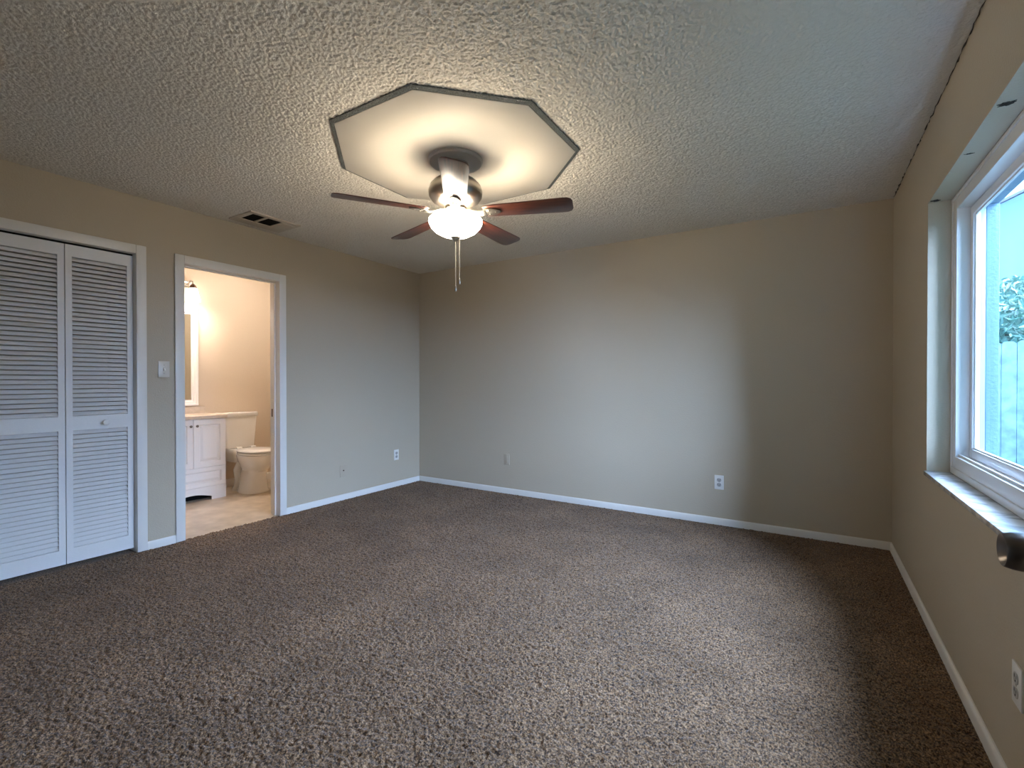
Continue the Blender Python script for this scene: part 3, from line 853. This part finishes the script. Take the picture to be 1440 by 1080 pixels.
obj('seat_lid', lo, M['porcelain'], toi)
for s in (-1, 1):
    obj('seat_hinge', MB().lathe([(0.004, TY + s * 0.075 - 0.03), (0.014, TY + s * 0.075 - 0.026), (0.016, TY + s * 0.075), (0.014, TY + s * 0.075 + 0.026), (0.004, TY + s * 0.075 + 0.03)], (-5.185, 0, 0.452), axis='y', seg=16), M['porcelain'], toi)

bath_fill = thing('bathroom_fill_light', 'unseen dome added to brighten the bathroom', 'added fill light', (-4.75, 2.9, H))  # out of view, added to even out the bathroom light
obj('fill_dome', MB().lathe([(0.14, H - 0.0005), (0.14, H - 0.03), (0.125, H - 0.06), (0.08, H - 0.085), (0.005, H - 0.095)], (-4.75, 2.9, 0), seg=32), M['fill_glow'], bath_fill)

# ------------------------------------------------------------------ garden outside the window
GZ = -0.18
struct('ground', MB().box((XO, -4, GZ - 0.1), (16, 30, GZ)), M['lawn'], 'lawn outside the window', 'lawn', smooth=0)
def fence(name, a, b, label, h=1.86):
    a, b = Vector((*a, GZ)), Vector((*b, GZ))
    d = (b - a); Ln = d.length; d.normalize(); nn = Vector((d.y, -d.x, 0))
    r = thing(name, label, 'fence', tuple((a + b) / 2))
    bw = 0.14; k = int(Ln / (bw + 0.006)); mb = MB()
    for i in range(k):
        o = a + d * (i * (bw + 0.006)); t = h + random.uniform(-0.012, 0.012)
        prof = [(0, 0.0), (bw, 0.0), (bw, t - 0.03), (bw - 0.03, t), (0.03, t), (0, t - 0.03)]
        off = random.uniform(0, 0.004)
        mb.loft([[tuple(o + d * u + Vector((0, 0, v)) + nn * off) for u, v in prof], [tuple(o + d * u + Vector((0, 0, v)) + nn * (off + 0.018)) for u, v in prof]])
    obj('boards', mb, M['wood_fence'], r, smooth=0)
    rl = MB()
    for z in (0.3, 0.95, 1.6):
        p, q = a + Vector((0, 0, z)), b + Vector((0, 0, z))
        rl.loft([[tuple(c + nn * u + Vector((0, 0, v))) for u, v in ((-0.04, 0), (-0.002, 0), (-0.002, 0.09), (-0.04, 0.09))] for c in (p, q)])
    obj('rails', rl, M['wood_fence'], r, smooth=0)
    npst = max(2, int(Ln / 2.4) + 1)
    for i in range(npst):
        o = a + d * (Ln * i / (npst - 1)) - nn * 0.085
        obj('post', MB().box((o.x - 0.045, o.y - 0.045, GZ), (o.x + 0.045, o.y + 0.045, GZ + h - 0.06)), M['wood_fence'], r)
    return r
fence('board_fence', (0.80, 8.6), (6.0, 8.6), 'weathered board fence seen through the window')
fence('board_fence', (6.15, 8.6), (6.15, -3.0), 'weathered board fence along the side of the garden')

def tree(name, cx, cy, zc, rx, rz, label, nleaf, sd):
    rnd = random.Random(sd)
    r = thing(name, label, 'tree', (cx, cy, GZ))
    tk = MB().tube([(cx, cy, GZ), (cx + 0.05, cy, zc * 0.5), (cx, cy + 0.05, zc)], [0.11, 0.09, 0.06], 10)
    for i in range(7):
        a = rnd.random() * 6.28
        tk.tube([(cx, cy, zc * (0.5 + 0.06 * i)), (cx + rx * 0.35 * math.cos(a), cy + rx * 0.35 * math.sin(a), zc), (cx + rx * 0.7 * math.cos(a), cy + rx * 0.7 * math.sin(a), zc + rz * 0.4)], [0.04, 0.03, 0.012], 6)
    obj('trunk', tk, M['bark'], r)
    mb = MB()
    for i in range(nleaf):
        while True:
            p = Vector((rnd.uniform(-1, 1), rnd.uniform(-1, 1), rnd.uniform(-1, 1)))
            if 0.35 < p.length < 1: break
        c = Vector((cx + p.x * rx, cy + p.y * rx, zc + p.z * rz))
        u = Vector((rnd.gauss(0, 1), rnd.gauss(0, 1), rnd.gauss(0, 1))).normalized()
        w = u.cross(Vector((rnd.gauss(0, 1), rnd.gauss(0, 1), rnd.gauss(0, 1)))).normalized()
        l = rnd.uniform(0.05, 0.09)
        nn = u.cross(w) * l * 0.15
        mb.add([c - u * l, c + w * l * 0.42 + nn, c + u * l, c - w * l * 0.42 + nn], [(0, 1, 2, 3)])
    obj('foliage', mb, M['leaf'], r, smooth=0)
tree('leafy_tree', 2.95, 10.6, 1.9, 1.05, 0.95, 'leafy tree behind the fence outside the window', 5000, 11)
tree('leafy_tree', 8.6, 4.5, 2.3, 1.8, 1.3, 'broad leafy tree beyond the side fence', 5000, 12)

nh = thing('neighbor_house', 'gabled house tinted with blue daylight beyond the fence outside the window', 'house', (4.3, 14, GZ))
HX0, HX1, HY0, HY1, HE, HR = 1.3, 7.3, 12.2, 16.0, 3.62, 5.06
hb = MB(); hm = (HX0 + HX1) / 2; sl_ = (HR - HE) / (hm - HX0)
ga = [(HX0, GZ), (HX1, GZ), (HX1, HE), (hm, HR), (HX0, HE)]
hb.loft([[(x, HY0, z) for x, z in ga], [(x, HY1, z) for x, z in ga]])
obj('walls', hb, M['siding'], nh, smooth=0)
rf = MB(); fa = MB()
for s_ in (-1, 1):
    xe = hm + s_ * (hm - HX0 + 0.45); ze = HR - (hm - HX0 + 0.45) * sl_
    q = [(hm, HR + 0.02), (xe, ze + 0.02), (xe, ze + 0.16), (hm, HR + 0.16)]
    rf.loft([[(x, HY0 - 0.45, z) for x, z in q], [(x, HY1 + 0.3, z) for x, z in q]])
    q = [(hm, HR), (xe, ze), (xe, ze + 0.18), (hm, HR + 0.18)]
    fa.loft([[(x, HY0 - 0.49, z) for x, z in q], [(x, HY0 - 0.455, z) for x, z in q]])
obj('roof', rf, M['roof'], nh, smooth=0)
obj('rake_boards', fa, M['trim'], nh, smooth=0)
wn = ring_frame(MB(), 0, 0.9, 0, 1.1, 0.07, 0, 0.05).xf(Matrix.Translation((3.75, HY0 - 0.002, 2.3)) @ Matrix.Rotation(-PI / 2, 4, 'Z'))
wo = obj('window', wn, M['trim'], nh, smooth=0)
obj('pane', MB().box((3.81, HY0 - 0.012, 2.36), (4.60, HY0 - 0.003, 3.34)), M['dark_glass'], wo)
